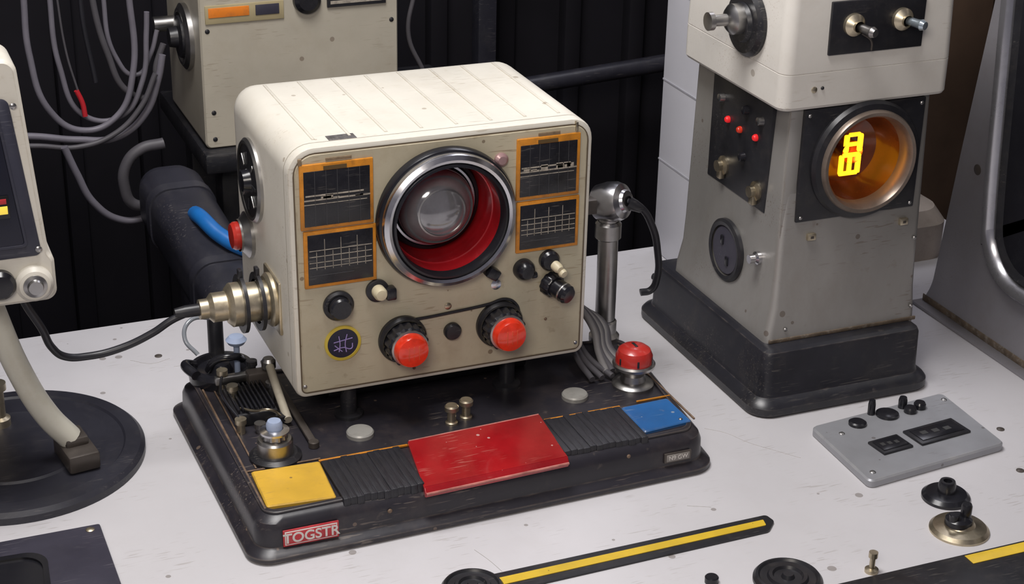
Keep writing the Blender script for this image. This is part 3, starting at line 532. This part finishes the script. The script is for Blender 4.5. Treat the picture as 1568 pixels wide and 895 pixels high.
# ------------------------------------------------------------------ small things on table
gp=group('grey_switch_plate',(.66,-.02,0))
G=[(.575,-.084),(.742,-.067),(.746,.045),(.579,.029)]
loft('plate',[(insq(G,.001),.006,0),(G,.007,.001),(G,.007,.007),(insq(G,.0015),.006,.0085)],XY,grey,gp)
dm=M('dim_mark',(.05,.05,.05),.5)
def pad(n,x,y,w,h):
    box(n,(x,y,.0095),(w,h,.003),black,gp,.001,('Z',.1)); box(n+'_field',(x,y,.0112),(w*.85,h*.7,.0012),blackg,gp,.0004,('Z',.1))
    for i in range(3): box(n+'_mark_%d'%i,(x-w*.25+i*w*.22,y,.0119),(w*.12,h*.2,.0004),dm,gp,0,('Z',.1))
pad('small_pad',.632,-.032,.036,.026); pad('wide_pad',.690,-.026,.062,.030)
for n,(x,y,r,h) in enumerate([(.625,.016,.009,.004),(.650,.030,.0038,.016),(.664,.022,.0115,.004),(.688,.031,.0045,.012),(.690,.020,.0065,.006),(.704,.024,.0062,.007)]):
    lathe('button_%d'%n,[(r,0),(r,h*.7),(r*.8,h),(0,h)],(x,y,.0085),'z',blackg,gp,24)
for n,(x,y) in enumerate([(.600,.005),(.587,-.07),(.738,.03)]): screw('plate_rivet_%d'%n,(x,y,.0085),'z',.003,gp)
k1=group('black_knob',(.634,-.12,0))
lathe('knob_disc',[(.0225,0),(.0225,.003),(.019,.006),(.010,.0075),(0,.0075)],(.634,-.122,0),'z',blackg,k1)
lathe('knob_stem',[(.0085,.006),(.008,.016),(.007,.0185),(.004,.0185),(.004,.014),(0,.014)],(.634,-.122,0),'z',blackg,k1,28)
k2=group('brass_knob',(.612,-.175,0))
lathe('brass_disc',[(.027,0),(.027,.002),(.024,.005),(.014,.007),(.012,.010),(0,.010)],(.612,-.174,0),'z',brass,k2)
lathe('black_hub',[(.0125,.008),(.012,.013),(.009,.015),(0,.015)],(.610,-.174,0),'z',blackg,k2,28)
lathe('black_peg',[(.005,.012),(.005,.025),(.004,.027),(0,.027)],(.617,-.174,0),'z',blackg,k2,24); cyl('black_peg_small',(.603,-.176,.012),'z',.0045,.008,blackg,k2)
sp=group('yellow_stripe_strip',(.3,-.1,0))
loft('black_strip',[([(.150,-.122),(.448,-.117),(.461,-.104),(.459,-.092),(.150,-.094)],.003,0),([(.150,-.122),(.448,-.117),(.461,-.104),(.459,-.092),(.150,-.094)],.003,.002)],XY,black,sp)
ly=M('line_yellow',(.70,.47,.03),.45,dirt=.3,dirtcol=(.4,.27,.05),specks=.8,spscale=70,spcol=(.08,.06,.03))
loft('yellow_line',[([(.190,-.112),(.450,-.108),(.452,-.099),(.190,-.1015)],.001,.002),([(.190,-.112),(.450,-.108),(.452,-.099),(.190,-.1015)],.001,.0026)],XY,ly,sp)
def rdisc(name,x,y,r):
    g=group(name,(x,y,0)); lathe('disc',[(r,0),(r,.003),(r*.92,.006),(r*.85,.0065),(r*.8,.0045),(r*.6,.0045),(r*.55,.007),(r*.45,.007),(r*.4,.0045),(r*.2,.0045),(r*.15,.008),(0,.008)],(x,y,0),'z',black,g,56)
rdisc('rubber_disc',.166,-.108,.027); rdisc('rubber_disc',.424,-.190,.030)
bp=group('black_striped_plate',(.6,-.26,0))
bx('plate',.455,.80,-.33,-.212,0,.003,black,bp,.001); bx('yellow_line',.588,.80,-.228,-.215,.003,.0036,ly,bp,.0002)
ps=group('small_brass_post',(.49,-.2,0)); lathe('post',[(.006,0),(.006,.003),(.0025,.004),(.0025,.014),(.004,.015),(.004,.02),(0,.02)],(.500,-.203,0),'z',brass,ps,20)
nb=group('rubber_foot',(.36,-.17,0)); cyl('foot',(.362,-.168,0),'z',.006,.006,blackg,nb)
pp=group('dark_access_plate',(-.22,.0,0))
bx('plate',-.36,-.109,-.12,.099,0,.006,purp,pp,.002)
screw('plate_screw',(-.119,.09,.006),'z',.004,pp,brass)
loft('recess_lip',[([(-.30,-.05),(-.170,-.05),(-.160,.068),(-.30,.075)],.02,.006),([(-.30,-.05),(-.170,-.05),(-.160,.068),(-.30,.075)],.02,.0085),([(-.295,-.045),(-.175,-.045),(-.165,.062),(-.295,.07)],.02,.0085),([(-.295,-.045),(-.175,-.045),(-.165,.062),(-.295,.07)],.02,.0063)],XY,blackg,pp)
for n,(x,y) in enumerate([(.765,-.03),(.732,-.105),(.01,.42)]):
    g=group('table_screw',(x,y,0)); screw('head',(x,y,0),'z',.004,g,brownm)
# ------------------------------------------------------------------ lights
def area(name,loc,tgt,size,e,col=(1,1,1)):
    l=bpy.data.lights.new(name,'AREA'); l.shape='RECTANGLE'; l.size=size[0]; l.size_y=size[1]; l.energy=e; l.color=col
    o=bpy.data.objects.new(name,l); S.collection.objects.link(o); o.location=loc; o.rotation_euler=(Vector(tgt)-Vector(loc)).to_track_quat('-Z','Y').to_euler()
area('overhead_softbox',(.0,.05,1.6),(.3,.15,0),(.7,.45),23,(1,.975,.96))
area('front_softbox',(-.6,-1.4,1.3),(.3,.1,.15),(.6,.45),14,(1,.92,.83))
area('back_rim_light',(1.1,.9,1.5),(.3,.2,.1),(.6,.4),5,(.9,.90,1))
l=bpy.data.lights.new('numeral_lamp','POINT'); l.energy=.026; l.color=(1,.30,.03); l.shadow_soft_size=.006
o=bpy.data.objects.new('numeral_lamp',l); S.collection.objects.link(o); o.location=(.661,.137,.254); o.parent=tw; o.matrix_parent_inverse=Matrix.Translation(tw.location).inverted()
w=bpy.data.worlds.new('w'); S.world=w; w.use_nodes=True; w.node_tree.nodes['Background'].inputs[0].default_value=(.86,.82,1,1); w.node_tree.nodes['Background'].inputs[1].default_value=.13
# ------------------------------------------------------------------ camera
yaw,pit,roll=.3988,.4265,.0222
fw=Vector((math.sin(yaw)*math.cos(pit),math.cos(yaw)*math.cos(pit),-math.sin(pit)))
r=Vector((math.cos(yaw),-math.sin(yaw),0)); u=r.cross(fw)
r2=r*math.cos(roll)+u*math.sin(roll); u2=-r*math.sin(roll)+u*math.cos(roll)
cd=bpy.data.cameras.new('camera'); cd.sensor_width=36; cd.lens=2653.6/1568*36; cd.clip_start=.05
co=bpy.data.objects.new('camera',cd); S.collection.objects.link(co)
mtx=Matrix((r2,u2,-fw)).transposed().to_4x4(); mtx.translation=Vector((-.2858,-1.2514,.8366)); co.matrix_world=mtx
S.camera=co
S.view_settings.view_transform='Standard'
